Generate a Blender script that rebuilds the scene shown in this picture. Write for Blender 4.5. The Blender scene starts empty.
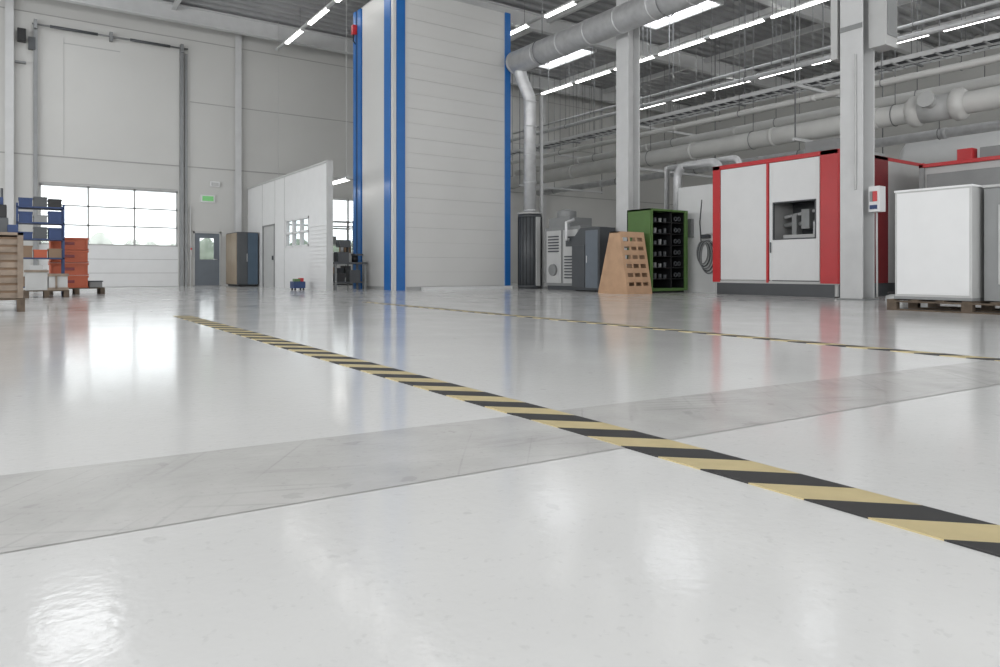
import bpy, math, random
from mathutils import Vector
random.seed(4)
scene = bpy.context.scene

# ------------------------------------------------------------ materials
def lin(c):
    c = c/255.0
    return c/12.92 if c <= 0.04045 else ((c+0.055)/1.055)**2.4
def rgb(r, g, b): return (lin(r), lin(g), lin(b), 1)

def mat(name, col, rough=0.5, metal=0.0, var=0.06, scale=3.0, bump=0.0, bscale=60, emit=0.0):
    m = bpy.data.materials.new(name); m.use_nodes = True
    nt = m.node_tree; b = nt.nodes['Principled BSDF']
    c = rgb(*col)
    tc = nt.nodes.new('ShaderNodeTexCoord')
    n = nt.nodes.new('ShaderNodeTexNoise'); n.inputs['Scale'].default_value = scale; n.inputs['Detail'].default_value = 5
    nt.links.new(tc.outputs['Object'], n.inputs['Vector'])
    r = nt.nodes.new('ShaderNodeValToRGB')
    r.color_ramp.elements[0].position = .3; r.color_ramp.elements[1].position = .7
    r.color_ramp.elements[0].color = (c[0]*(1-var), c[1]*(1-var), c[2]*(1-var), 1)
    r.color_ramp.elements[1].color = (min(1, c[0]*(1+var)), min(1, c[1]*(1+var)), min(1, c[2]*(1+var)), 1)
    nt.links.new(n.outputs['Fac'], r.inputs['Fac']); nt.links.new(r.outputs['Color'], b.inputs['Base Color'])
    b.inputs['Roughness'].default_value = rough; b.inputs['Metallic'].default_value = metal
    if bump > 0:
        n2 = nt.nodes.new('ShaderNodeTexNoise'); n2.inputs['Scale'].default_value = bscale
        nt.links.new(tc.outputs['Object'], n2.inputs['Vector'])
        bp = nt.nodes.new('ShaderNodeBump'); bp.inputs['Strength'].default_value = bump; bp.inputs['Distance'].default_value = .01
        nt.links.new(n2.outputs['Fac'], bp.inputs['Height']); nt.links.new(bp.outputs['Normal'], b.inputs['Normal'])
    if emit > 0:
        b.inputs['Emission Color'].default_value = c; b.inputs['Emission Strength'].default_value = emit
    return m

WALL = mat('wall_panel_paint', (197, 197, 194), .6, var=.03, scale=.4)
WALLD = mat('wall_seam', (162, 162, 160), .7)
TRACK = mat('galvanised_track', (136, 138, 139), .45, .5)
WHITE = mat('white_powder_coat', (219, 220, 220), .4, var=.02)
TOWER = mat('tower_panel_cladding', (204, 204, 202), .38, var=.02, scale=.7)
SEAM = mat('panel_seam_grey', (168, 169, 168), .6)
BLUE = mat('blue_powder_coat', (36, 104, 174), .35, var=.04)
RED = mat('red_powder_coat', (188, 42, 46), .35, var=.05)
DRED = mat('dark_red_coat', (118, 30, 36), .4)
GREY = mat('grey_coat', (134, 136, 136), .45)
LGREY = mat('light_grey_coat', (184, 185, 184), .45, var=.04)
DGREY = mat('dark_grey_coat', (74, 77, 80), .45)
BLACK = mat('black_rubber', (26, 26, 28), .5)
STEELP = mat('painted_steel', (198, 199, 199), .5, var=.04)
SILVER = mat('galvanised_duct', (204, 205, 206), .42, .35, var=.10, scale=5)
PIPEW = mat('white_pipe_lagging', (202, 202, 199), .45, var=.05, scale=2)
DECK = mat('roof_deck_metal', (150, 151, 152), .55, .1, var=.05)
GREEN = mat('green_powder_coat', (82, 114, 60), .45, var=.06)
WOOD = mat('plywood_tan', (182, 148, 118), .6, var=.10, scale=4)
CRATE = mat('crate_wood', (138, 124, 110), .75, var=.2, scale=6)
PALLET = mat('pallet_wood', (92, 80, 68), .85, var=.3, scale=7, bump=.3)
ORANGE = mat('orange_plastic', (180, 88, 56), .5, var=.08)
NAVY = mat('blue_plastic_bin', (36, 60, 104), .5, var=.1)
TAN = mat('tan_door', (150, 136, 118), .5)
CARD = mat('cardboard', (136, 114, 94), .8, var=.1)
EXITG = mat('exit_sign_green', (110, 176, 112), .5, emit=.3)
TREE = mat('foliage', (116, 126, 112), .9, var=.3, scale=1.2)
GRASS = mat('outdoor_ground', (150, 156, 140), .9)
TUBE = mat('fluorescent_tube', (254, 253, 250), .5, emit=7)
FILL = mat('fill_light_panel', (252, 252, 253), .5, emit=5.0)  # glow added as main fill light for the hall
SKYL = mat('skylight_glazing', (248, 251, 255), .5, emit=3.0)
SKYLB = mat('skylight_glazing_boosted', (250, 252, 255), .5, emit=3.8)  # for unseen skylight rows, glow raised to brighten the floor
SLATE = mat('slate_blue', (70, 88, 104), .5)
BGREY = mat('blue_grey_coat', (104, 112, 120), .45)

def glass():
    m = bpy.data.materials.new('clear_glazing'); m.use_nodes = True
    nt = m.node_tree; nt.nodes.clear()
    o = nt.nodes.new('ShaderNodeOutputMaterial'); mx = nt.nodes.new('ShaderNodeMixShader')
    t = nt.nodes.new('ShaderNodeBsdfTransparent'); g = nt.nodes.new('ShaderNodeBsdfGlossy')
    t.inputs[0].default_value = (.95, .97, .97, 1)
    g.inputs['Roughness'].default_value = .05; mx.inputs[0].default_value = .08
    nt.links.new(t.outputs[0], mx.inputs[1]); nt.links.new(g.outputs[0], mx.inputs[2]); nt.links.new(mx.outputs[0], o.inputs[0])
    return m
GLASS = glass()

def floor_mat(name, c0, c1, rough, nscale, scratches, spots):
    m = bpy.data.materials.new(name); m.use_nodes = True
    nt = m.node_tree; b = nt.nodes['Principled BSDF']; L = nt.links.new
    tc = nt.nodes.new('ShaderNodeTexCoord')
    def noise(s, d, st=(1, 1, 1), rot=0, dist=0, loc=0):
        src = tc.outputs['Object']
        if rot:
            m1 = nt.nodes.new('ShaderNodeMapping'); m1.inputs['Rotation'].default_value = (0, 0, rot); L(src, m1.inputs['Vector']); src = m1.outputs[0]
        mp = nt.nodes.new('ShaderNodeMapping'); mp.inputs['Scale'].default_value = st
        mp.inputs['Location'].default_value = (loc, loc*.7, 0)
        L(src, mp.inputs['Vector'])
        n = nt.nodes.new('ShaderNodeTexNoise'); n.inputs['Scale'].default_value = s; n.inputs['Detail'].default_value = d
        n.inputs['Distortion'].default_value = dist
        L(mp.outputs[0], n.inputs['Vector']); return n
    def ramp(src, p0, p1, v0, v1):
        r = nt.nodes.new('ShaderNodeValToRGB'); r.color_ramp.elements[0].position = p0; r.color_ramp.elements[1].position = p1
        r.color_ramp.elements[0].color = v0; r.color_ramp.elements[1].color = v1
        L(src, r.inputs['Fac']); return r.outputs[0]
    def mul(a, bb):
        mx = nt.nodes.new('ShaderNodeMixRGB'); mx.blend_type = 'MULTIPLY'; mx.inputs[0].default_value = 1
        L(a, mx.inputs[1]); L(bb, mx.inputs[2]); return mx.outputs[0]
    g = lambda v: (v, v, v, 1)
    col = ramp(noise(nscale, 9).outputs['Fac'], .32, .68, rgb(*c0), rgb(*c1))
    for (rot, st, w, dk, lc) in scratches:
        n = noise(1.0, 1, st, rot, 0, lc)
        s1 = nt.nodes.new('ShaderNodeMath'); s1.operation = 'SUBTRACT'; L(n.outputs['Fac'], s1.inputs[0]); s1.inputs[1].default_value = .5
        s2 = nt.nodes.new('ShaderNodeMath'); s2.operation = 'ABSOLUTE'; L(s1.outputs[0], s2.inputs[0])
        line = ramp(s2.outputs[0], w*.3, w, g(dk), g(1))
        brk = ramp(noise(2.1, 5, loc=7+lc).outputs['Fac'], .45, .62, g(0), g(1))
        mx = nt.nodes.new('ShaderNodeMixRGB'); L(brk, mx.inputs[0]); mx.inputs[1].default_value = g(1); L(line, mx.inputs[2])
        col = mul(col, mx.outputs[0])
    col = mul(col, ramp(noise(7, 4).outputs['Fac'], spots[0], spots[0]+.03, g(1), g(spots[1])))
    col = mul(col, ramp(noise(48, 3, loc=3).outputs['Fac'], .62, .70, g(1), g(spots[2])))
    L(col, b.inputs['Base Color'])
    n3 = noise(2.5, 5)
    mr = nt.nodes.new('ShaderNodeMapRange'); mr.inputs['To Min'].default_value = rough-.04; mr.inputs['To Max'].default_value = rough+.06
    L(n3.outputs['Fac'], mr.inputs['Value']); L(mr.outputs[0], b.inputs['Roughness'])
    n4 = noise(38, 2)
    bp = nt.nodes.new('ShaderNodeBump'); bp.inputs['Strength'].default_value = .06; bp.inputs['Distance'].default_value = .01
    L(n4.outputs['Fac'], bp.inputs['Height']); L(bp.outputs[0], b.inputs['Normal'])
    return m
FLOOR = floor_mat('white_epoxy_floor', (214, 214, 212), (221, 221, 219), .115, .8, [], (.71, .88, .93))
BAND = floor_mat('worn_concrete_band', (184, 183, 180), (200, 199, 196), .2, 3.2,
                 [(.45, (.3, 7, 1), .02, .86, 0), (-.9, (.35, 5, 1), .016, .87, 4), (.05, (.25, 8, 1), .02, .9, 9)], (.66, .88, .90))

def tape_mat():
    m = bpy.data.materials.new('hazard_tape_stripes'); m.use_nodes = True
    nt = m.node_tree; b = nt.nodes['Principled BSDF']; L = nt.links.new
    g = nt.nodes.new('ShaderNodeNewGeometry'); s = nt.nodes.new('ShaderNodeSeparateXYZ'); L(g.outputs['Position'], s.inputs[0])
    def mth(op, a, bb):
        n = nt.nodes.new('ShaderNodeMath'); n.operation = op
        for i, v in enumerate((a, bb)):
            if v is None: continue
            if isinstance(v, (int, float)): n.inputs[i].default_value = v
            else: L(v, n.inputs[i])
        return n.outputs[0]
    a = mth('ADD', s.outputs[0], s.outputs[1])
    a = mth('SUBTRACT', a, 2.99-.335/4+10*.335)
    a = mth('DIVIDE', a, .335)
    a = mth('ADD', a, 100)
    a = mth('FRACT', a, None)
    a = mth('GREATER_THAN', a, .5)
    mx = nt.nodes.new('ShaderNodeMixRGB'); L(a, mx.inputs[0])
    mx.inputs[1].default_value = rgb(44, 44, 44); mx.inputs[2].default_value = rgb(199, 183, 138)
    n = nt.nodes.new('ShaderNodeTexNoise'); n.inputs['Scale'].default_value = 14; n.inputs['Detail'].default_value = 6
    L(g.outputs['Position'], n.inputs['Vector'])
    r = nt.nodes.new('ShaderNodeValToRGB'); r.color_ramp.elements[0].position = .3; r.color_ramp.elements[1].position = .75
    r.color_ramp.elements[0].color = (.88, .88, .88, 1); r.color_ramp.elements[1].color = (1, 1, 1, 1)
    L(n.outputs['Fac'], r.inputs[0])
    m2 = nt.nodes.new('ShaderNodeMixRGB'); m2.blend_type = 'MULTIPLY'; m2.inputs[0].default_value = 1
    L(mx.outputs[0], m2.inputs[1]); L(r.outputs[0], m2.inputs[2]); L(m2.outputs[0], b.inputs['Base Color'])
    b.inputs['Roughness'].default_value = .5
    return m
TAPE = tape_mat()

# ------------------------------------------------------------ builder
class B:
    def __init__(s): s.v = []; s.f = []; s.m = []; s.sm = []; s.mats = []
    def mi(s, m):
        if m not in s.mats: s.mats.append(m)
        return s.mats.index(m)
    def face(s, idx, m, sm=False): s.f.append(idx); s.m.append(s.mi(m)); s.sm.append(sm)
    def box(s, x0, x1, y0, y1, z0, z1, m):
        o = len(s.v)
        s.v += [(x0,y0,z0),(x1,y0,z0),(x1,y1,z0),(x0,y1,z0),(x0,y0,z1),(x1,y0,z1),(x1,y1,z1),(x0,y1,z1)]
        for q in ((0,3,2,1),(4,5,6,7),(0,1,5,4),(1,2,6,5),(2,3,7,6),(3,0,4,7)): s.face([o+i for i in q], m)
        return s
    def quad(s, pts, m):
        o = len(s.v); s.v += [tuple(p) for p in pts]; s.face([o+i for i in range(len(pts))], m); return s
    def prism(s, pts, vec, m):
        o = len(s.v); n = len(pts); V = Vector(vec)
        s.v += [tuple(p) for p in pts] + [tuple(Vector(p)+V) for p in pts]
        s.face([o+i for i in range(n)][::-1], m); s.face([o+n+i for i in range(n)], m)
        for i in range(n):
            j = (i+1) % n; s.face([o+i, o+j, o+n+j, o+n+i], m)
        return s
    def tube(s, pts, r, m, n=16, caps=True):
        P = [Vector(p) for p in pts]; rings = []
        rr = r if isinstance(r, (list, tuple)) else [r]*len(P)
        prev = None
        for i, p in enumerate(P):
            if i == 0: t = P[1]-P[0]
            elif i == len(P)-1: t = P[-1]-P[-2]
            else: t = (P[i+1]-p).normalized()+(p-P[i-1]).normalized()
            t.normalize()
            if prev is None:
                a = Vector((0,0,1)) if abs(t.z) < .9 else Vector((1,0,0))
                u = t.cross(a).normalized()
            else: u = (prev - t*prev.dot(t)).normalized()
            prev = u; w = t.cross(u)
            o = len(s.v); rings.append(o)
            for k in range(n):
                an = 2*math.pi*k/n; s.v.append(tuple(p+(u*math.cos(an)+w*math.sin(an))*rr[i]))
        for a, b2 in zip(rings, rings[1:]):
            for k in range(n):
                l = (k+1) % n; s.face([a+k, a+l, b2+l, b2+k], m, True)
        if caps:
            s.face([rings[0]+k for k in range(n)][::-1], m); s.face([rings[-1]+k for k in range(n)], m)
        return s
    def cyl(s, p0, p1, r, m, n=20): return s.tube([p0, p1], r, m, n)
    def torus(s, c, R, r, axis, m, n=28, squash=1):
        pts = []
        for i in range(n+1):
            a = 2*math.pi*i/n; q = (R*math.cos(a), R*squash*math.sin(a))
            pts.append({'x': (c[0], c[1]+q[0], c[2]+q[1]), 'y': (c[0]+q[0], c[1], c[2]+q[1]), 'z': (c[0]+q[0], c[1]+q[1], c[2])}[axis])
        return s.tube(pts, r, m, 8, False)
    def done(s, name, bevel=0):
        xs, ys, zs = zip(*s.v)
        c = ((min(xs)+max(xs))/2, (min(ys)+max(ys))/2, min(zs))
        me = bpy.data.meshes.new(name)
        me.from_pydata([(x-c[0], y-c[1], z-c[2]) for x, y, z in s.v], [], s.f)
        for m in s.mats: me.materials.append(m)
        for p, i, sm in zip(me.polygons, s.m, s.sm): p.material_index = i; p.use_smooth = sm
        me.update()
        ob = bpy.data.objects.new(name, me); ob.location = c; scene.collection.objects.link(ob)
        if bevel:
            bv = ob.modifiers.new('bevel', 'BEVEL'); bv.width = bevel; bv.segments = 2; bv.limit_method = 'ANGLE'
        return ob

def arc(c, r, a0, a1, plane, n=8):
    out = []
    for i in range(n+1):
        a = math.radians(a0+(a1-a0)*i/n); p, q = r*math.cos(a), r*math.sin(a)
        out.append({'yz': (c[0], c[1]+p, c[2]+q), 'xz': (c[0]+p, c[1], c[2]+q), 'xy': (c[0]+p, c[1]+q, c[2])}[plane])
    return out

X0, X1, Y0, Y1, H = -12.0, 32.0, -12.0, 28.0, 10.0

# ------------------------------------------------------------ shell
B().box(X0-.2, X1+.2, Y0-.2, Y1+.2, -.2, 0, FLOOR).done('floor')
b = B(); b.quad([(-3,2.02,.002),(9,1.2,.002),(9,1.6,.002),(-3,2.80,.002)], BAND)
b.quad([(-12,2.64,.002),(-3,2.02,.002),(-3,2.80,.002),(-12,3.6,.002)], BAND)
b.quad([(9,1.2,.002),(20,.5,.002),(20,.9,.002),(9,1.6,.002)], BAND)
b.done('trim_1')

def wall_holes(name, axis, c0, c1, a0, a1, holes, m):
    b = B(); A = sorted({a0, a1, *[h[0] for h in holes], *[h[1] for h in holes]})
    Z = sorted({0, H+.1, *[h[2] for h in holes], *[h[3] for h in holes]})
    for i in range(len(A)-1):
        for j in range(len(Z)-1):
            ca, cz = (A[i]+A[i+1])/2, (Z[j]+Z[j+1])/2
            if any(h[0] < ca < h[1] and h[2] < cz < h[3] for h in holes): continue
            if axis == 'x': b.box(A[i], A[i+1], c0, c1, Z[j], Z[j+1], m)
            else: b.box(c0, c1, A[i], A[i+1], Z[j], Z[j+1], m)
    return b
DX0, DX1, DZ = .66, 4.95, 3.56
wall_holes('n', 'x', Y1, Y1+.2, X0, X1, [(DX0, DX1, 0, DZ), (5.46, 6.46, 0, 2.05), (8.6, 13.6, 1.3, 3.6)], WALL).done('wall_north')
wall_holes('s', 'x', Y0-.2, Y0, X0, X1, [(-10, 30, 2.5, 7.0)], WALL).done('wall_south')
wall_holes('w', 'y', X0-.2, X0, Y0, Y1, [(-10, 26, 2.5, 6.5)], WALL).done('wall_west')
wall_holes('e', 'y', X1, X1+.2, Y0, Y1, [], WALL).done('wall_east')

# glazing bands behind / beside the viewer
b = B(); b.quad([(-10,Y0-.1,2.5),(-10,Y0-.1,7),(30,Y0-.1,7),(30,Y0-.1,2.5)], FILL)
for i in range(21): b.box(-10.04+i*2, -9.96+i*2, Y0-.08, Y0, 2.5, 7, TRACK)
for z in (2.5, 4.0, 5.5, 6.94): b.box(-10, 30, Y0-.08, Y0, z, z+.06, TRACK)
b.done('fill_light_band_1')
b = B(); b.quad([(X0-.1,-10,2.5),(X0-.1,26,2.5),(X0-.1,26,6.5),(X0-.1,-10,6.5)], FILL)
for i in range(19): b.box(X0-.08, X0, -10.04+i*2, -9.96+i*2, 2.5, 6.5, TRACK)
for z in (2.5, 4.5, 6.44): b.box(X0-.08, X0, -10, 26, z, z+.06, TRACK)
b.done('fill_light_band_2')

# roof deck with trapezoid ribs
b = B(); per = .5; y = Y0-.1
prof = []
while y < Y1+.1:
    prof += [(y, H), (y+.16, H), (y+.22, H+.11), (y+.44, H+.11)]; y += per
o = len(b.v)
for (yy, zz) in prof: b.v += [(X0-.1, yy, zz), (X1+.1, yy, zz)]
for i in range(len(prof)-1): b.face([o+2*i, o+2*i+1, o+2*i+3, o+2*i+2], DECK)
b.box(X0-.2, X1+.2, Y0-.2, Y1+.2, H+.14, H+.3, DECK)
b.done('ceiling')

# girders on the column grid + purlins
for yg in (-5.6, .9, 7.45, 13.95, 20.4, 26.9):
    b = B(); b.box(X0, X1, yg-.12, yg+.12, H-.04, H, STEELP); b.box(X0, X1, yg-.02, yg+.02, H-.56, H-.04, STEELP)
    b.box(X0, X1, yg-.12, yg+.12, H-.6, H-.56, STEELP); b.done('roof_girder')
for xg in (-4, 4.6, 11.5, 16.3, 22.2, 25.2, 29):
    b = B(); b.box(xg-.07, xg+.07, Y0, Y1, H-.22, H-.19, STEELP); b.box(xg-.02, xg+.02, Y0, Y1, H-.19, H, STEELP); b.done('roof_purlin')

# skylights (frames hang just below the deck)
for xs, sm in ((-7, SKYLB), (1.5, SKYLB), (19.3, SKYL)):  # first two rows are out of view and carry the boosted glow
    for ys in (-2.3, 4.2, 10.7, 17.2, 23.7):
        hx, hy = .95, 1.5
        b = B(); b.quad([(xs-hx,ys-hy,H-.04),(xs-hx,ys+hy,H-.04),(xs+hx,ys+hy,H-.04),(xs+hx,ys-hy,H-.04)], sm)
        for sx in (-hx-.08, hx): b.box(xs+sx, xs+sx+.08, ys-hy-.08, ys+hy+.08, H-.14, H-.005, WHITE)
        for sy in (-hy-.08, hy): b.box(xs-hx, xs+hx, ys+sy, ys+sy+.08, H-.14, H-.005, WHITE)
        b.box(xs-.02, xs+.02, ys-hy, ys+hy, H-.12, H-.06, WHITE)
        b.done('skylight')

# fluorescent rows
def tubebox(b, x0, x1, y0, y1, z0, z1):
    b.quad([(x0,y0,z0),(x0,y1,z0),(x1,y1,z0),(x1,y0,z0)], TUBE)
    b.quad([(x0,y0,z0),(x0,y0,z1),(x0,y1,z1),(x0,y1,z0)], TUBE)
    b.quad([(x1,y0,z0),(x1,y1,z0),(x1,y1,z1),(x1,y0,z1)], TUBE)
    b.quad([(x0,y0,z0),(x1,y0,z0),(x1,y0,z1),(x0,y0,z1)], LGREY)
for xr, ln in ((8.4, 1.7), (14.7, 1.5), (21, 2.2), (27.2, 2.0)):
    b = B(); zt = 9.1
    b.box(xr-.05, xr+.05, -8, 27.5, zt+.06, zt+.14, STEELP)
    y = -8
    while y < 27:
        tubebox(b, xr-.06, xr+.06, y, min(27.4, y+ln), zt, zt+.06)
        b.cyl((xr, y+.2, zt+.1), (xr, y+.2, H-.01), .012, TRACK, 6); y += 2.5
    b.done('fluorescent_light_strip')
b = B(); b.box(8.15, 8.3, 19.8, 27, 3.36, 3.42, LGREY)
for i in range(4): tubebox(b, 8.16, 8.29, 19.9+i*1.8, 21.4+i*1.8, 3.3, 3.36)
for y in (20, 26.6): b.cyl((8.22, y, 3.42), (8.22, y, H-.01), .006, LGREY, 6)
b.done('office_light_strip')

# ------------------------------------------------------------ north wall fittings
b = B(); yf = Y1+.04
for i in range(3): b.box(DX0, DX1, yf, yf+.06, .01+i*.49, .485+i*.49, WHITE)
b.box(DX0, DX1, yf+.02, yf+.05, 0, 1.48, SEAM)
zs = [1.48, 2.14, 2.80, 3.46]
for z in zs: b.box(DX0, DX1, yf, yf+.06, z-.02, z+.03, LGREY)
b.box(DX0, DX1, yf, yf+.06, 3.48, 3.56, LGREY)
for i in range(4):
    x = DX0+(DX1-DX0)*i/3; x = min(max(x, DX0+.03), DX1-.03); b.box(x-.03, x+.03, yf, yf+.06, 1.48, 3.5, LGREY)
b.box(DX0+.05, DX1-.05, yf+.025, yf+.035, 1.5, 3.5, GLASS)
b.done('door_1')
b = B()
for x in (DX0-.1, DX1+.1):
    b.box(x-.06, x+.06, Y1-.14, Y1-.02, 0, 8.75, TRACK)
b.box(DX1+.22, DX1+.3, Y1-.1, Y1-.02, 0, 8.6, TRACK)
b.cyl((DX0-.2, Y1-.18, 8.75), (DX1+.3, Y1-.18, 8.75), .03, TRACK, 10)
b.cyl((DX0+.3, Y1-.18, 8.75), (DX0+1.7, Y1-.18, 8.75), .05, DGREY, 12); b.cyl((DX1-1.6, Y1-.18, 8.75), (DX1-.3, Y1-.18, 8.75), .05, DGREY, 12)
for x in (DX0-.1, DX0+2.1, DX1+.1): b.box(x-.05, x+.05, Y1-.24, Y1-.02, 8.6, 8.9, TRACK)
b.box(DX0-.3, DX0-.1, Y1-.2, Y1-.02, 7.9, 8.3, DGREY)
b.done('door_lift_track')
b = B()
b.box(X0, X1, Y1-.015, Y1, 4.42, 4.46, WALLD); b.box(DX1+.4, X1, Y1-.015, Y1, 6.85, 6.88, WALLD)
b.box(X0, X1, Y1-.015, Y1, 9.15, 9.18, WALLD)
b.box(DX0+.7, DX0+.71, Y1-.01, Y1, 4.5, 8.5, SEAM); b.box(DX0+.7, DX0+2.4, Y1-.01, Y1, 8.3, 8.33, SEAM)
b.box(X0, X1, Y1-.06, Y1, 9.75, 10, STEELP)
b.done('trim_2')
for x in (-.15, 7.05, 14.5, 22):
    b = B(); b.box(x-.12, x+.12, Y1-.2, Y1-.17, 0, H, STEELP); b.box(x-.02, x+.02, Y1-.17, Y1-.02, 0, H, STEELP); b.box(x-.12, x+.12, Y1-.04, Y1-.016, 0, 4.4, STEELP)
    b.done('wall_column')
B().box(.06, .3, Y1-.35, Y1-.02, 8.1, 8.5, BLACK).box(.0, .3, Y1-.2, Y1-.01, 7.4, 7.46, TRACK).done('wall_floodlight', .02)
b = B(); b.box(5.46, 6.46, Y1-.03, Y1+.1, 0, .02, TRACK)
b.box(5.46, 5.52, Y1-.03, Y1+.1, 0, 2.05, LGREY); b.box(6.4, 6.46, Y1-.03, Y1+.1, 0, 2.05, LGREY); b.box(5.46, 6.46, Y1-.03, Y1+.1, 1.98, 2.05, LGREY)
b.box(5.52, 5.7, Y1, Y1+.05, .02, 1.98, BGREY); b.box(6.2, 6.4, Y1, Y1+.05, .02, 1.98, BGREY)
b.box(5.7, 6.2, Y1, Y1+.05, .02, 1.0, BGREY); b.box(5.7, 6.2, Y1, Y1+.05, 1.8, 1.98, BGREY); b.box(5.7, 6.2, Y1+.02, Y1+.03, 1.0, 1.8, GLASS)
b.cyl((6.3, Y1-.06, 1.0), (6.18, Y1-.06, 1.0), .015, SILVER, 8); b.cyl((6.3, Y1-.06, 1.0), (6.3, Y1, 1.0), .015, SILVER, 8)
b.done('door_2')
b = B(); b.box(5.78, 6.17, Y1-.08, Y1-.01, 3.2, 3.38, EXITG); b.box(5.72, 6.23, Y1-.06, Y1-.005, 3.15, 3.43, WHITE)
b.done('exit_sign')
B().box(6.05, 6.4, Y1-.08, Y1-.005, 3.75, 3.95, WHITE).box(6.1,6.35,Y1-.1,Y1-.08,3.79,3.91,LGREY).done('emergency_light')
B().box(5.34, 5.37, Y1-.1, Y1-.02, 0, 3.0, STEELP).box(5.33, 5.42, Y1-.13, Y1-.02, 1.1, 1.5, LGREY).box(5.35,5.4,Y1-.15,Y1-.13,1.35,1.42,RED).done('door_control_box')
b = B(); b.box(8.6, 13.6, Y1+.06, Y1+.07, 1.3, 3.6, GLASS)
for i in range(6): b.box(8.6+i*.988, 8.66+i*.988, Y1, Y1+.12, 1.3, 3.6, WHITE)
for z in (1.3, 2.4, 3.54): b.box(8.6, 13.6, Y1, Y1+.12, z, z+.06, WHITE)
b.done('window_3')

# outdoors
B().box(-60, 90, Y1+.3, 130, -.3, -.05, GRASS).done('ground_outdoor')
b = B()
for i in range(60):
    x = -30+i*2.2+random.uniform(-.6, .6); y = 80+random.uniform(-3, 3); r = random.uniform(1.6, 2.6); h = random.uniform(1.2, 2.4)
    rings = 6; pts = []; rr = []
    for k in range(rings+1):
        t = k/rings; pts.append((x+random.uniform(-.2, .2), y, -.06+t*(h+2.2))); rr.append(max(.15, r*math.sin(math.pi*min(.98, t*.8+.15))))
    b.tube(pts, rr, TREE, 10)
b.done('tree_row')

# ------------------------------------------------------------ office partition
PX = 7.4
b = B()
def pseg(y0, y1, z0, z1, m=WHITE, x0=PX, x1=PX+.12): b.box(x0, x1, y0, y1, z0, z1, m)
PH = 3.7
pseg(20.95, 23.16, 0, 1.33); pseg(20.95, 23.16, 2.26, PH); pseg(19.4, 20.95, 0, PH); pseg(23.16, 24.4, 0, PH)
pseg(24.4, 25.8, 2.2, PH); pseg(25.8, 27.79, 0, PH)
pseg(19.4, 27.79, PH, PH+.06, LGREY, PX-.03, PX+.15)
for y in (23.3, 24.35, 25.85): pseg(y, y+.02, 0, PH, SEAM, PX-.005, PX)
z = .1
while z < 2.0: pseg(19.42, 20.9, z, z+.05, WHITE, PX-.025, PX); z += .12
pseg(19.36, 19.42, 0, PH, LGREY, PX-.03, PX+.15)
for y in (20.95, 21.68, 22.42, 23.1): pseg(y, y+.06, 1.33, 2.26, WHITE, PX-.02, PX+.1)
for z in (1.33, 1.77, 2.2): pseg(20.95, 23.16, z, z+.06, WHITE, PX-.02, PX+.1)
pseg(20.95, 23.16, 1.35, 2.25, GLASS, PX+.05, PX+.06)
b.done('office_partition_wall')
b = B(); b.box(PX+.02, PX+.08, 24.45, 25.75, 0, 2.15, LGREY)
for y in (24.4, 25.75): b.box(PX-.02, PX+.1, y, y+.05, 0, 2.2, GREY)
b.box(PX-.02, PX+.1, 24.4, 25.8, 2.15, 2.2, GREY); b.box(PX-.03, PX+.02, 24.6, 24.64, .95, 1.1, DGREY)
b.done('door_3')
b = B(); b.box(10.6, 12.6, 26.9, 27.5, .05, 1.2, LGREY)
for i in range(4): b.box(10.62+i*.5, 11.08+i*.5, 26.87, 26.9, .1, 1.15, WHITE); b.box(11.0+i*.5, 11.02+i*.5, 26.85, 26.87, .6, .8, DGREY)
b.box(10.65, 12.55, 26.95, 27.45, 0, .05, DGREY); b.box(10.9, 11.3, 27.0, 27.3, 1.2, 1.6, CARD); b.box(11.5, 11.8, 27.0, 27.3, 1.2, 1.5, DGREY)
b.done('office_cupboard')
# open storage rack inside the office, seen through the gap
b = B()
for x in (9.0, 10.2):
    for y in (24.2, 24.7): b.box(x, x+.05, y, y+.05, 0, 2.4, GREY)
for z in (.3, .9, 1.5, 2.1, 2.35): b.box(9.0, 10.25, 24.2, 24.75, z, z+.03, LGREY)
for z in (.33, .93, 1.53):
    for i in range(4):
        h = random.uniform(.15, .42); cm = random.choice((DGREY, CARD, LGREY, NAVY, GREY)); b.box(9.08+i*.28, 9.3+i*.28, 24.25, 24.7, z, z+h, cm)
b.done('storage_shelf')
# storage cabinet by partition
b = B(); b.box(6.6, 7.35, 26.2, 27.75, .06, 1.98, DGREY)
b.box(6.65, 7.3, 26.25, 27.7, 0, .06, BLACK)
for i in range(2): b.box(6.575, 6.6, 26.23+i*.77, 26.96+i*.77, .08, 1.95, TAN)
b.box(6.62, 6.95, 26.175, 26.2, .08, 1.95, DGREY); b.box(6.97, 7.33, 26.175, 26.2, .08, 1.95, SLATE)
b.box(6.93, 6.95, 26.15, 26.175, .9, 1.2, SILVER)
b.done('storage_cabinet', .01)
# bench with machine in the gap
b = B()
b.box(7.9, 9.0, 20.2, 20.9, .78, .84, DGREY)
for x in (7.95, 8.9):
    for y in (20.22, 20.82): b.box(x, x+.06, y, y+.06, 0, .78, GREY)
b.box(7.9, 9.0, 20.25, 20.85, .2, .24, DGREY)
b.box(8.1, 8.45, 20.35, 20.7, .84, 1.15, DGREY); b.cyl((8.28,20.5,1.15),(8.28,20.5,1.45),.05,SILVER,10); b.box(8.15,8.5,20.35,20.65,1.3,1.5,DGREY)
b.cyl((8.45,20.5,1.1),(8.45,20.5,1.3),.03,BLACK,8)
b.cyl((8.7,20.5,.84),(8.7,20.5,1.05),.1,BLACK,12); b.box(8.0, 8.3, 20.3, 20.6, .24, .5, BLACK); b.box(8.45, 8.8, 20.3, 20.6, .24, .6, DGREY)
b.box(8.62,8.9,20.3,20.6,1.05,1.1,DGREY)
b.done('drill_press_workbench')
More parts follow.
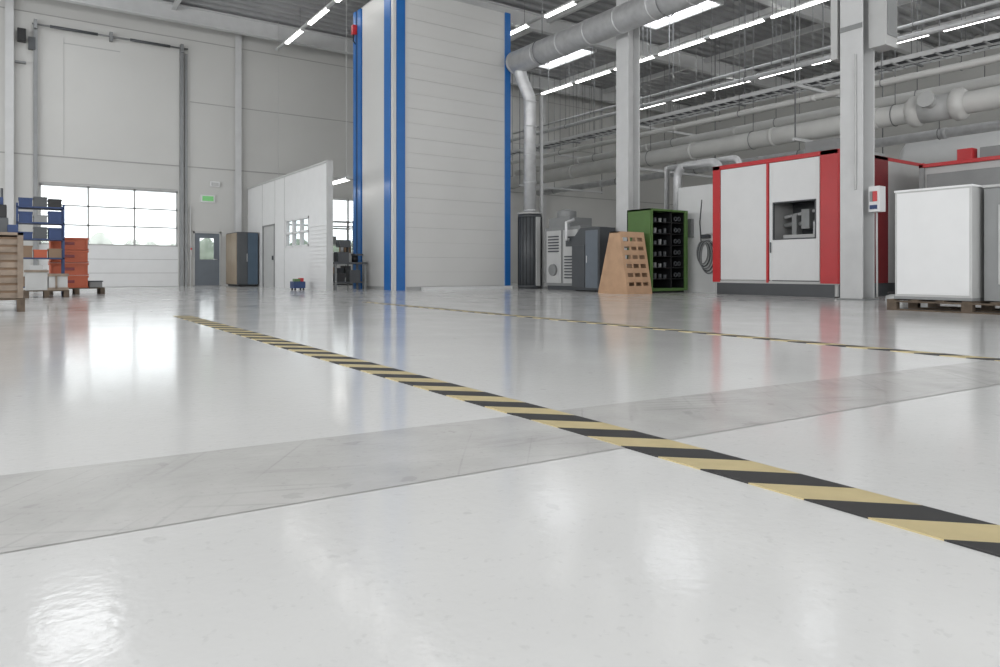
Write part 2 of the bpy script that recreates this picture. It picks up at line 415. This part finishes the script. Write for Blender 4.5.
b = B(); b.box(6.75, 7.1, 20.4, 20.75, .06, .26, NAVY); b.box(6.78, 6.95, 20.42, 20.6, .26, .34, GREEN); b.box(6.98,7.08,20.5,20.7,.26,.36,RED)
for x in (6.78, 7.03):
    for y in (20.43, 20.7): b.cyl((x,y,.03),(x+.04,y,.03),.03,BLACK,8)
b.done('tool_caddy')

# ------------------------------------------------------------ tower
TX0, TX1, TY0, TY1, TH = 9.1, 13.28, 18.6, 21.4, 8.96
b = B(); b.box(TX0+.03, TX1-.03, TY0+.03, TY1-.03, .0, TH-.02, SEAM)
n = 20; ph = (TH-.1)/n
for i in range(n):
    z0 = .1+i*ph; g = .008 if i % 2 else .004
    b.box(TX0+.42, TX1-.18, TY0+.01, TY0+.05, z0, z0+ph-g, TOWER)
    b.box(TX0+.005, TX0+.05, TY0+.6, TY1-.55, z0, z0+ph-.001, TOWER)
b.box(TX0-.03, TX0+.06, TY0+.16, TY0+.58, 0, TH, BLUE)
b.box(TX0-.015, TX0+.08, TY0-.015, TY0+.14, 0, TH, TOWER)
b.box(TX0+.09, TX0+.36, TY0-.04, TY0+.06, 0, TH, BLUE); b.box(TX0+.36, TX0+.42, TY0-.0, TY0+.06, 0, TH, TOWER)
b.box(TX1-.2, TX1, TY0-.04, TY0+.1, 0, TH, BLUE); b.box(TX1-.06, TX1+.01, TY0, TY1, 0, TH, DGREY)
b.box(TX0-.03, TX0+.06, TY1-.5, TY1-.25, 0, TH, BLUE); b.box(TX0-.05, TX0+.06, TY1-.15, TY1+.05, 0, TH, BLUE)
b.box(TX0-.02, TX0+.06, TY1-.25, TY1-.15, 0, TH, DGREY)
b.box(TX0, TX1, TY0, TY1, TH-.02, TH+.02, LGREY)
b.box(TX0-.16, TX0-.03, TY1-.2, TY1-.05, 8.2, 8.5, RED); b.tube([(TX0-.1,TY1-.12,8.2),(TX0-.12,TY1-.12,8.0),(TX0-.04,TY1-.12,7.9)], .02, BLACK, 6)
b.box(TX0+.9, TX1-.01, TY0-.16, TY0-.04, 0, .09, WHITE)
b.done('vertical_storage_lift')

# ------------------------------------------------------------ ducts / filter next to tower
b = B(); c = (13.72, 18.1)
b.tube([(c[0],c[1],0),(c[0],c[1],2.4)], .38, DGREY, 28); b.tube([(c[0],c[1],2.4),(c[0],c[1],2.45)], [.4,.4], LGREY, 28)
for k in range(20):
    a = 2*math.pi*k/20; x, y = c[0]+.382*math.cos(a), c[1]+.382*math.sin(a); b.box(x-.006, x+.006, y-.006, y+.006, .1, 2.35, BLACK)
for z in (.05, 2.3): b.tube([(c[0],c[1],z),(c[0],c[1],z+.06)], .39, DGREY, 28)
b.box(c[0]-.05, c[0]+.1, c[1]-.42, c[1]-.36, .1, 2.3, LGREY)
b.done('dust_filter_cylinder')
b = B()
pth = [(c[0],c[1],2.46),(c[0],c[1],6.0),(c[0]-.02,c[1],6.2),(c[0]-.25,c[1]+.08,6.75),(13.4,c[1]+.08,6.95),(13.38,c[1]+.05,7.3)]
b.tube(pth, .2, SILVER, 20)
for z in (2.5, 3.4, 4.3, 5.2, 6.0): b.tube([(c[0],c[1],z),(c[0],c[1],z+.05)], .22, SILVER, 20)
DXX = 13.36
b.tube([(DXX, 18.45, 7.32), (DXX, -8, 7.32)], .36, SILVER, 28)
y = 18.4
while y > -8:
    b.tube([(DXX, y, 7.32), (DXX, y-.05, 7.32)], .372, SILVER, 28)
    y -= 1.2
for y in (17, 12, 7, 2, -3):
    b.torus((DXX, y, 7.32), .385, .015, 'y', TRACK); b.cyl((DXX, y, 7.7), (DXX, y, 10), .015, TRACK, 6)
b.done('ventilation_duct')
b = B(); b.cyl((14.35, 18.3, 0), (14.35, 18.3, 6.4), .06, STEELP, 12); b.box(14.2,14.5,18.15,18.45,0,.02,GREY); b.done('steel_post')

# ------------------------------------------------------------ columns
def column(x, y, w, extras=False):
    b = B(); t = .03; z1 = H-.6
    b.box(x-w/2, x-w/2+t, y-w/2, y+w/2, .03, z1, STEELP); b.box(x+w/2-t, x+w/2, y-w/2, y+w/2, .03, z1, STEELP)
    b.box(x-w/2+t, x+w/2-t, y-.015, y+.015, .03, z1, STEELP)
    b.box(x-w/2-.06, x+w/2+.06, y-w/2-.06, y+w/2+.06, 0, .03, GREY)
    b.box(x-w/2-.08, x+w/2+.08, y-w/2-.02, y+w/2+.02, z1-.03, z1, STEELP)
    if extras:
        b.box(x-w/2-.0, x+w/2+.0, y+w/2+.06, y+w/2+.2, 4.9, z1, LGREY); b.box(x-.05, x+.4, y-w/2-.36, y-w/2-.02, 5.0, z1, LGREY)
        b.box(x-.0, x+.35, y-w/2-.38, y-w/2-.36, 5.2, z1, GREY)
        b.box(x-w/2-.02, x-w/2, y-w/2, y+w/2, 5.4, 5.5, GREY)
        b.cyl((x-w/2-.03, y-.1, 2.2), (x-w/2-.03, y-.1, 4.9), .018, LGREY, 8)
    b.done('steel_column', .004)
column(14.02, 13.98, .46); column(14.0, 7.52, .46, True); column(14.0, .9, .4); column(14.0, -5.6, .4)
b = B(); b.box(13.9, 14.14, 7.03, 7.24, 1.75, 2.25, WHITE); b.box(13.88, 13.9, 7.07, 7.15, 1.95, 2.15, RED); b.box(13.88,13.9,7.07,7.21,1.8,1.88,NAVY)
b.box(13.88,13.9,7.16,7.21,1.95,2.15,GREY)
b.tube([(14.0,7.13,1.75),(14.0,7.13,1.2),(14.05,7.15,.4),(14.05,7.15,.06)], .02, LGREY, 8)
b.done('electrical_outlet_box')
b = B(); b.tube([(13.9,6.75,.0),(13.9,6.75,.1),(13.9,6.75,.14)], [.16,.14,.05], LGREY, 16); b.torus((13.9,6.75,.16),.1,.02,'z',BLACK); b.done('cable_reel')

# ------------------------------------------------------------ red/white machine
MX, MXB, MYN, MYF, MH = 14.6, 18.3, 8.26, 11.55, 3.22
b = B(); dm = MYN+1.72
wy0, wy1, wz0, wz1 = MYN+.5, dm-.14, 1.3, 2.18
b.box(MX+.9, MXB, MYN+.04, MYF-.02, .02, MH-.06, LGREY)
b.box(MX+.04, MX+.9, MYN+.04, wy0-.05, .02, MH-.06, LGREY); b.box(MX+.04, MX+.9, wy1+.05, MYF-.02, .02, MH-.06, LGREY)
b.box(MX+.04, MX+.9, wy0-.05, wy1+.05, .02, wz0-.02, DGREY); b.box(MX+.04, MX+.9, wy0-.05, wy1+.05, wz1+.02, MH-.06, DGREY)
b.box(MX+.88, MX+.9, wy0-.05, wy1+.05, wz0-.02, wz1+.02, DGREY)
b.box(MX+.02, MX+.06, MYN+.1, MYF-.1, 0, .3, DGREY)
b.box(MX, MX+.06, MYN, MYF, .28, .34, LGREY)
b.box(MX-.02, MX+.05, MYN, MYN+.4, .3, MH, RED)
b.box(MX-.02, MX+.05, MYF-.22, MYF, .3, MH, RED)
b.box(MX-.02, MX+.3, MYN, MYF, MH-.1, MH, RED)
d0 = MYF-.22
b.box(MX-.01, MX+.04, dm+.03, d0-.02, .36, MH-.11, WHITE)
b.box(MX-.02, MX+.05, dm-.03, dm+.03, .3, MH-.1, RED)
b.box(MX-.01, MX+.04, MYN+.42, wy0, .36, MH-.11, WHITE); b.box(MX-.01, MX+.04, wy1, dm-.05, .36, MH-.11, WHITE)
b.box(MX-.01, MX+.04, wy0, wy1, .36, wz0, WHITE); b.box(MX-.01, MX+.04, wy0, wy1, wz1, MH-.11, WHITE)
for (a0, a1, q0, q1) in ((wy0, wy1, wz0, wz0+.03), (wy0, wy1, wz1-.03, wz1), (wy0, wy0+.03, wz0, wz1), (wy1-.03, wy1, wz0, wz1)): b.box(MX-.02, MX+.03, a0, a1, q0, q1, DGREY)
b.cyl((MX+.45, wy0+.05, 2.0), (MX+.45, wy1-.02, 1.85), .04, SILVER, 10); b.cyl((MX+.5, wy0, 1.72), (MX+.5, wy1, 1.66), .06, GREY, 10)
b.box(MX+.3, MX+.6, wy0+.35, wy0+.55, 1.55, 2.0, GREY); b.box(MX+.25, MX+.55, wy0+.1, wy1-.1, 1.32, 1.42, LGREY)
b.box(MX+.35, MX+.6, wy0+.7, wy0+.82, 1.42, 1.9, GREY); b.cyl((MX+.3, wy0+.2, 1.42), (MX+.3, wy0+.2, 1.7), .05, SILVER, 10)
b.cyl((MX-.04, dm-.1, 1.0), (MX-.04, dm-.1, 1.25), .015, DGREY, 8)
b.box(MX, MX+.5, MYN-.02, MYN+.05, .3, MH, RED); b.box(MX+.5, MX+1.45, MYN-.015, MYN+.05, .3, MH-.08, LGREY); b.box(MX+1.3, MX+2.1, MYN-.02, MYN+.05, .3, MH, DRED)
b.box(MX+2.12, MXB, MYN-.01, MYN+.05, .3, MH-.08, LGREY); b.box(MX+.5, MXB, MYN-.02, MYN+.05, MH-.08, MH, RED); b.box(MX+.1, MXB, MYN+.02, MYN+.06, 0, .3, DGREY)
b.box(MX+1.0, MX+1.8, MYN+.6, MYN+1.4, MH-.07, MH+.45, GREY)
b.done('industrial_machine_enclosure', .008)
# second machine
b = B(); b.box(16.5, 20.5, 2, 7.4, .1, 2.85, LGREY); b.box(16.45, 20.55, 1.95, 7.45, 0, .12, DGREY)
for y in (1.95, 4.6, 7.35): b.box(16.42, 16.5, y, y+.1, .1, 2.85, GREY)
b.box(16.42, 20.5, 7.35, 7.45, 2.85, 2.95, RED); b.box(16.42, 16.52, 1.95, 7.45, 2.85, 2.93, RED)
b.box(16.46, 16.5, 2.2, 4.5, .3, 2.7, GREY); b.box(16.46, 16.5, 4.8, 7.3, .3, 2.7, GREY)
b.box(16.8, 18.2, 4.9, 6.4, 2.86, 3.2, GREY); b.box(17.0, 18.6, 3.0, 4.6, 2.86, 3.5, LGREY); b.cyl((17.6, 2.2, 3.3), (17.6, 2.9, 3.3), .3, WHITE, 24); b.box(17.4,17.8,2.3,2.8,2.85,3.1,GREY)
b.box(16.7,16.95,6.5,6.8,2.86,3.2,RED)
b.done('machining_center', .01)
b = B(); b.tube([(23.5,5.0,4.2),(23.5,5.3,4.2),(23.5,10.8,4.2),(23.5,11.1,4.2)], [.3,.6,.6,.3], WHITE, 32)
for y in (6.2, 9.6): b.box(23.1,23.9,y,y+.15,0,3.7,GREY)
b.done('air_receiver_tank')

# ------------------------------------------------------------ white box on pallet
def pallet(b, x0, x1, y0, y1, z0=0, h=.15, m=PALLET):
    w = (y1-y0)
    for i in range(3):
        x = x0+(x1-x0-.1)*i/2; b.box(x, x+.1, y0, y1, z0, z0+.022, m)
        for j in range(3):
            y = y0+(w-.14)*j/2; b.box(x, x+.1, y, y+.14, z0+.022, z0+h-.044, m)
        b.box(x, x+.1, y0, y1, z0+h-.044, z0+h-.022, m)
    for i in range(7):
        y = y0+(w-.11)*i/6; b.box(x0, x1, y, y+.11, z0+h-.022, z0+h, m)
b = B(); pallet(b, 10.8, 12.2, 3.2, 5.35, 0, .165); b.done('wooden_pallet')
b = B(); b.box(10.88, 12.1, 4.24, 5.27, .19, 1.76, LGREY); b.box(10.87, 12.11, 4.23, 5.28, 1.76, 1.79, WHITE); b.box(10.87,12.11,4.23,5.28,.167,.21,GREY)
b.box(10.873,10.88,4.27,5.24,.24,1.74,WHITE)
b.done('electrical_cabinet', .008)
b = B(); b.box(11.1, 12.1, 3.25, 4.18, .167, 1.74, GREY); b.box(11.07, 12.12, 3.23, 4.19, 1.74, 1.78, LGREY); b.box(11.08,11.1,3.4,4.0,.4,1.5,LGREY); b.done('control_cabinet', .01)

# ------------------------------------------------------------ green rack, slotted shelf, cabinets
b = B(); gx0, gx1, gy0, gy1, gh = 13.5, 14.95, 12.67, 13.5, 2.2
b.box(gx0, gx0+.05, gy0, gy1, .05, gh, GREEN); b.box(gx1-.05, gx1, gy0, gy1, .05, gh, GREEN); b.box(gx0, gx1, gy1-.04, gy1, .05, gh, BLACK)
b.box(gx0, gx1, gy0, gy1, gh-.05, gh, GREEN); b.box(gx0, gx1, gy0, gy1, .05, .12, GREEN); b.box(gx0+.05, gx1-.05, gy0+.08, gy1-.05, 0, .05, BLACK)
b.box(gx0+.05, gx0+.1, gy0-.01, gy0+.04, .05, gh, GREEN); b.box(gx1-.12, gx1-.0, gy0-.01, gy0+.03, .05, gh, GREEN)
b.box(gx0+.9, gx0+.94, gy0+.1, gy1-.05, .12, gh-.05, BLACK); b.box(gx0+.05, gx0+.055, gy0+.04, gy1-.04, .12, gh-.05, BLACK); b.box(gx1-.055, gx1-.05, gy0+.04, gy1-.04, .12, gh-.05, BLACK)
for k in range(6):
    z = .35+k*.3; b.box(gx0+.06, gx1-.12, gy0+.06, gy1-.06, z, z+.02, BLACK)
    for j in range(4): b.cyl((gx0+.2+j*.19, gy0+.2, z+.02), (gx0+.2+j*.19, gy0+.2, z+.12+.05*random.random()), .045, GREY if random.random() < .3 else DGREY, 8)
    for j in range(2): b.torus((gx0+1.1+j*.14, gy0+.12, z+.12), .05, .02, 'y', DGREY, 12)
b.box(gx0-.02, gx0, gy0+.1, gy1-.1, .9, .94, DGREY)
b.done('green_tool_rack', .006)

b = B(); sx0, sx1 = 12.45, 13.32
prof = [(12.42, 0), (13.5, 0), (13.06, 1.57), (12.72, 1.57)]
b.prism([(sx0, y, z) for y, z in prof], (.03, 0, 0), WOOD); b.prism([(sx1-.03, y, z) for y, z in prof], (.03, 0, 0), WOOD)
def fy(z, off=0): return 12.42+.30*z/1.57+off
def slab(xa, xb, za, zb, m=WOOD):
    b.prism([(xa, fy(za), za), (xa, fy(zb), zb), (xa, fy(zb)+.025, zb), (xa, fy(za)+.025, za)], (xb-xa, 0, 0), m)
rows = 6; cols = 3; zz = [.2+i*.225 for i in range(rows)]
slab(sx0+.03, sx1-.03, 0, .2)
for i, z in enumerate(zz):
    slab(sx0+.03, sx1-.03, z+.1, (zz[i+1] if i < rows-1 else 1.57))
    for cidx in range(cols+1):
        xa = sx0+.03+(.81-.06)*cidx/cols; slab(xa, xa+.06, z, z+.1)
b.prism([(sx0, 12.72, 1.54), (sx0, 13.06, 1.54), (sx0, 13.06, 1.57), (sx0, 12.72, 1.57)], (sx1-sx0, 0, 0), WOOD)
for z in (.3, .8, 1.2): b.box(sx0+.03, sx1-.03, fy(z)+.04, 13.5-.28*z-.06, z-.02, z-.005, WOOD)
b.done('slotted_wooden_shelf')

b = B(); b.prism([(13.1, 14.15, .04), (13.1, 15.3, .04), (13.1, 15.3, 1.45), (13.1, 14.95, 1.78), (13.1, 14.15, 1.78)], (.62, 0, 0), DGREY)
b.box(13.08, 13.1, 14.2, 14.7, .1, 1.7, BGREY); b.box(13.08, 13.1, 14.74, 15.25, .1, 1.3, DGREY); b.box(13.15, 13.7, 14.2, 15.2, 0, .04, BLACK)
b.box(13.06, 13.08, 14.62, 14.65, .8, 1.0, SILVER); b.done('tool_cabinet', .01)

b = B(); b.box(13.6, 14.7, 15.5, 17.15, .12, 1.9, GREY); b.box(13.65, 14.65, 15.55, 17.1, 0, .12, DGREY)
b.box(13.7, 14.6, 16.1, 17.1, 1.9, 2.2, GREY); b.tube([(14.1, 16.7, 2.2), (14.1, 16.7, 2.42), (14.1, 16.7, 2.48)], [.3, .3, .12], GREY, 20)
b.box(13.57, 13.6, 15.6, 16.25, .2, 1.8, LGREY); b.box(13.57, 13.6, 16.35, 17.05, .2, 1.8, LGREY)
for i in range(8): b.box(13.54, 13.58, 15.68, 16.17, .35+i*.09, .39+i*.09, DGREY)
for i in range(6): b.box(13.54, 13.58, 16.45, 16.95, 1.15+i*.09, 1.19+i*.09, DGREY)
b.cyl((13.5, 16.7, .6), (13.58, 16.7, .6), .18, GREY, 20); b.tube([(13.5,15.9,1.5),(13.4,15.9,1.5),(13.4,15.9,2.0),(13.7,15.9,2.1)], .05, SILVER, 10)
b.box(13.54,13.58,15.7,16.1,1.3,1.6,DGREY)
b.done('filter_unit', .01)

# panel with coiled hoses, silver pipes between green rack and machine
b = B(); b.box(15.3, 15.6, 11.75, 13.3, 0, 2.9, WHITE); b.box(15.27, 15.3, 11.8, 12.5, .2, 2.8, WHITE)
for i in range(5): b.torus((15.23, 12.2+.05*i, .95+.03*i), .26-.02*i, .018, 'x', DGREY if i % 2 else GREY, squash=1.7)
b.box(15.15, 15.3, 12.15, 12.4, 1.45, 1.55, DGREY); b.torus((15.24, 12.2, 1.45), .22, .025, 'x', LGREY, squash=.5)
b.tube([(15.24,12.45,1.3),(15.24,12.5,1.9),(15.27,12.45,2.5)], .015, DGREY, 8)
b.box(15.2, 15.3, 12.75, 13.0, 1.5, 2.0, GREY)
b.done('hose_panel')
b = B()
b.tube([(15.95, 12.4, 0)]+[(15.95, 12.4, 3.3)]+arc((15.95, 12.7, 3.3), .3, 180, 90, 'yz')+[(15.95, 13.6, 3.6)]+arc((15.95,13.6,3.3),.3,90,0,'yz')+[(15.95,13.9,0)], .12, SILVER, 16)
b.tube([(16.4, 12.1, 0), (16.4, 12.1, 3.5)]+arc((16.4, 12.3, 3.5), .2, 180, 90, 'yz')+[(16.4, 14.6, 3.7)], .09, SILVER, 14)
b.tube([(16.4,14.6,3.7),(16.4,14.7,3.7),(16.4,14.7,0)], .09, SILVER, 14)
b.done('exhaust_pipe')

# ------------------------------------------------------------ overhead pipework
def run(name, x, z, r, m, y0=-10, y1=27.7, joint=0, hang=4.3, r2=1.12):
    b = B(); b.tube([(x, y0, z), (x, y1, z)], r, m, 20)
    if joint:
        y = y0+1
        while y < y1: b.tube([(x, y, z), (x, y+.12, z)], r*r2, m, 20); y += joint
    y = y0+2
    while y < y1: b.torus((x, y, z), r+.012, .012, 'y', TRACK, 20); b.cyl((x, y, z+r), (x, y, H-.01), .012, TRACK, 6); y += hang
    return b
b = run('p', 19, 4.66, .27, PIPEW, joint=3.1, r2=1.08)
b.tube([(19, 7.5, 4.66), (19, 7.6, 4.66), (19, 7.75, 4.66), (19, 7.85, 4.66)], [.3, .4, .4, .3], PIPEW, 24)
b.tube([(19, 8.5, 4.66), (19, 8.6, 4.66), (19, 8.75, 4.66), (19, 8.85, 4.66)], [.3, .4, .4, .3], PIPEW, 24)
b.tube([(19, 7.8, 4.66), (19, 8.55, 4.66)], .33, LGREY, 24); b.cyl((19, 8.2, 4.7), (18.45, 8.2, 4.8), .15, LGREY, 16)
b.cyl((18.5,8.2,4.79),(18.42,8.2,4.81),.2,LGREY,16)
b.done('insulated_pipe')
run('p', 18.3, 5.4, .08, PIPEW, joint=5).done('insulated_pipe')
run('p', 20.2, 5.35, .14, PIPEW, joint=4).done('insulated_pipe')
run('p', 18.6, 6.5, .07, SILVER).done('conduit_pipe')
run('p', 22.9, 6.6, .12, PIPEW, joint=5).done('insulated_pipe')
run('p', 20.0, 7.25, .05, SILVER).done('conduit_pipe')
run('p', 21.5, 4.45, .14, SILVER, joint=2).done('conduit_pipe')
run('p', 24.5, 6.2, .22, PIPEW, joint=3).done('insulated_pipe')
def tray(x, z, w):
    b = B()
    for s in (-w/2, w/2-.03): b.box(x+s, x+s+.03, -10, 27.7, z, z+.12, STEELP)
    y = -9.8
    while y < 27.5: b.box(x-w/2, x+w/2, y, y+.05, z, z+.02, STEELP); y += .35
    y = -8
    while y < 27.6:
        for s in (-w/2+.015, w/2-.015): b.cyl((x+s, y, z), (x+s, y, H-.01), .01, TRACK, 6)
        b.box(x-w/2-.05, x+w/2+.05, y-.03, y+.03, z-.05, z, TRACK); y += 2.9
    for i in range(3): b.cyl((x-w/4+i*w/4, -10, z+.05), (x-w/4+i*w/4, 27.6, z+.05), .025, DGREY if i else LGREY, 6)
    b.done('cable_tray')
tray(18.9, 5.95, .5); tray(20.6, 6.35, .6); tray(23.9, 7.3, .5)
for y in (-3, 4.8, 11.4, 17.9, 24.4):
    b = B(); b.box(17.9, 22.9, y-.05, y+.05, 5.74, 5.82, STEELP)
    for x in (17.95, 22.75): b.cyl((x, y, 4.2), (x, y, H-.01), .02, TRACK, 8)
    b.box(17.9, 22.8, y-.05, y+.05, 4.22, 4.3, STEELP); b.done('pipe_support_frame')

# ------------------------------------------------------------ left side goods
b = B(); pallet(b, -1.4, .12, 12.2, 13.3, 0, .19)
b.done('wooden_pallet')
b = B()
for x0, x1 in ((-1.38, -.46), (-.42, .1)):
    z = .195
    while z < 1.05:
        b.box(x0+.03, x1-.03, 12.26, 13.2, z, z+.075, CRATE); b.box(x0+.05, x1-.05, 12.29, 13.17, z+.075, z+.11, CARD); z += .11
    for x in (x0, x1-.07): b.box(x, x+.07, 12.22, 12.26, .195, 1.14, CRATE)
    b.box(x0, x1, 12.22, 13.25, 1.1, 1.14, CRATE)
b.done('wooden_crate')
b = B(); b.box(-.9, -.08, 12.4, 13.0, 1.142, 1.36, DGREY); b.box(-.7, -.1, 12.45, 12.9, 1.36, 1.55, BLACK); b.box(-.45,-.14,12.5,12.8,1.55,1.66,NAVY); b.box(-.1,.04,12.4,12.6,1.142,1.26,NAVY); b.cyl((-.16,12.6,1.55),(-.16,12.6,1.8),.02,DGREY,8); b.done('equipment_case', .02)

b = B(); pallet(b, .15, .98, 18.0, 18.7, 0, .16); b.done('wooden_pallet')
b = B()
b.box(.18, .58, 18.03, 18.65, .163, .62, LGREY); b.box(.16, .6, 18.0, 18.68, .55, .6, CRATE)
b.box(.6, .95, 18.03, 18.65, .163, .5, LGREY); b.box(.58, .97, 18.0, 18.68, .46, .52, CRATE); b.box(.58,.97,18.0,18.03,.163,.22,CRATE)
b.box(.72,.76,18.0,18.03,.2,.48,CRATE)
b.box(.25, .5, 18.1, 18.4, .62, .7, LGREY); b.done('packed_carton')
b = B(); pallet(b, .66, 1.85, 20.0, 20.9, 0, .16); b.done('wooden_pallet')
b = B()
for k in range(4):
    z = .163+k*.31
    b.box(.7, 1.48, 20.02, 20.85, z+.01, z+.26, ORANGE); b.box(.68, 1.5, 20.0, 20.87, z+.25, z+.3, ORANGE)
    b.box(.68, 1.5, 20.0, 20.87, z, z+.03, ORANGE)
    for x in (.7, 1.44): b.box(x, x+.04, 20.0, 20.02, z+.01, z+.26, ORANGE)
    b.box(.98, 1.2, 20.01, 20.02, z+.12, z+.19, DRED)
b.done('orange_stacking_box', .006)
B().box(1.52, 1.8, 20.1, 20.6, .163, .3, GREY).box(1.5,1.82,20.08,20.62,.3,.33,DGREY).done('plastic_tray', .01)
b = B()
for x in (.02, .9):
    for y in (18.9, 19.5): b.box(x, x+.04, y, y+.04, 0, 2.1, NAVY)
for z in (.2, .85, 1.28, 1.65, 2.0): b.box(.02, .94, 18.9, 19.54, z, z+.03, NAVY)
for z, cs in ((.23, (CARD, DGREY, CARD)), (.88, (CARD, ORANGE, CARD)), (1.31, (NAVY, DGREY, NAVY)), (1.68, (NAVY, GREY, NAVY)), (2.03, (NAVY, DGREY, BLACK))):
    for i, cm in enumerate(cs):
        h = random.uniform(.14, .27); b.box(.07+i*.28, .32+i*.28, 18.92, 19.48, z, z+h, cm); b.box(.06+i*.28, .33+i*.28, 18.91, 19.49, z+h-.03, z+h, cm)
b.done('parts_bin_rack')

# ------------------------------------------------------------ floor tapes
B().box(1.69, 1.89, -6, 9.9, .0, .004, TAPE).done('hazard_floor_tape')
B().box(5.32, 5.46, -6, 12.2, .0, .004, TAPE).done('hazard_floor_tape')

# ------------------------------------------------------------ world, camera
w = bpy.data.worlds.new('overcast'); scene.world = w; w.use_nodes = True
bg = w.node_tree.nodes['Background']; bg.inputs[0].default_value = (.96, .98, 1, 1); bg.inputs[1].default_value = 2.0

cam = bpy.data.cameras.new('camera'); co = bpy.data.objects.new('camera', cam); scene.collection.objects.link(co)
cam.lens = 25.2; cam.sensor_width = 36; cam.shift_y = -.0635
co.location = (0, 0, .6); co.rotation_euler = (math.radians(90), 0, math.radians(-34.72))
cam.clip_end = 300
scene.camera = co
scene.view_settings.view_transform = 'Standard'
scene.view_settings.exposure = 0.12
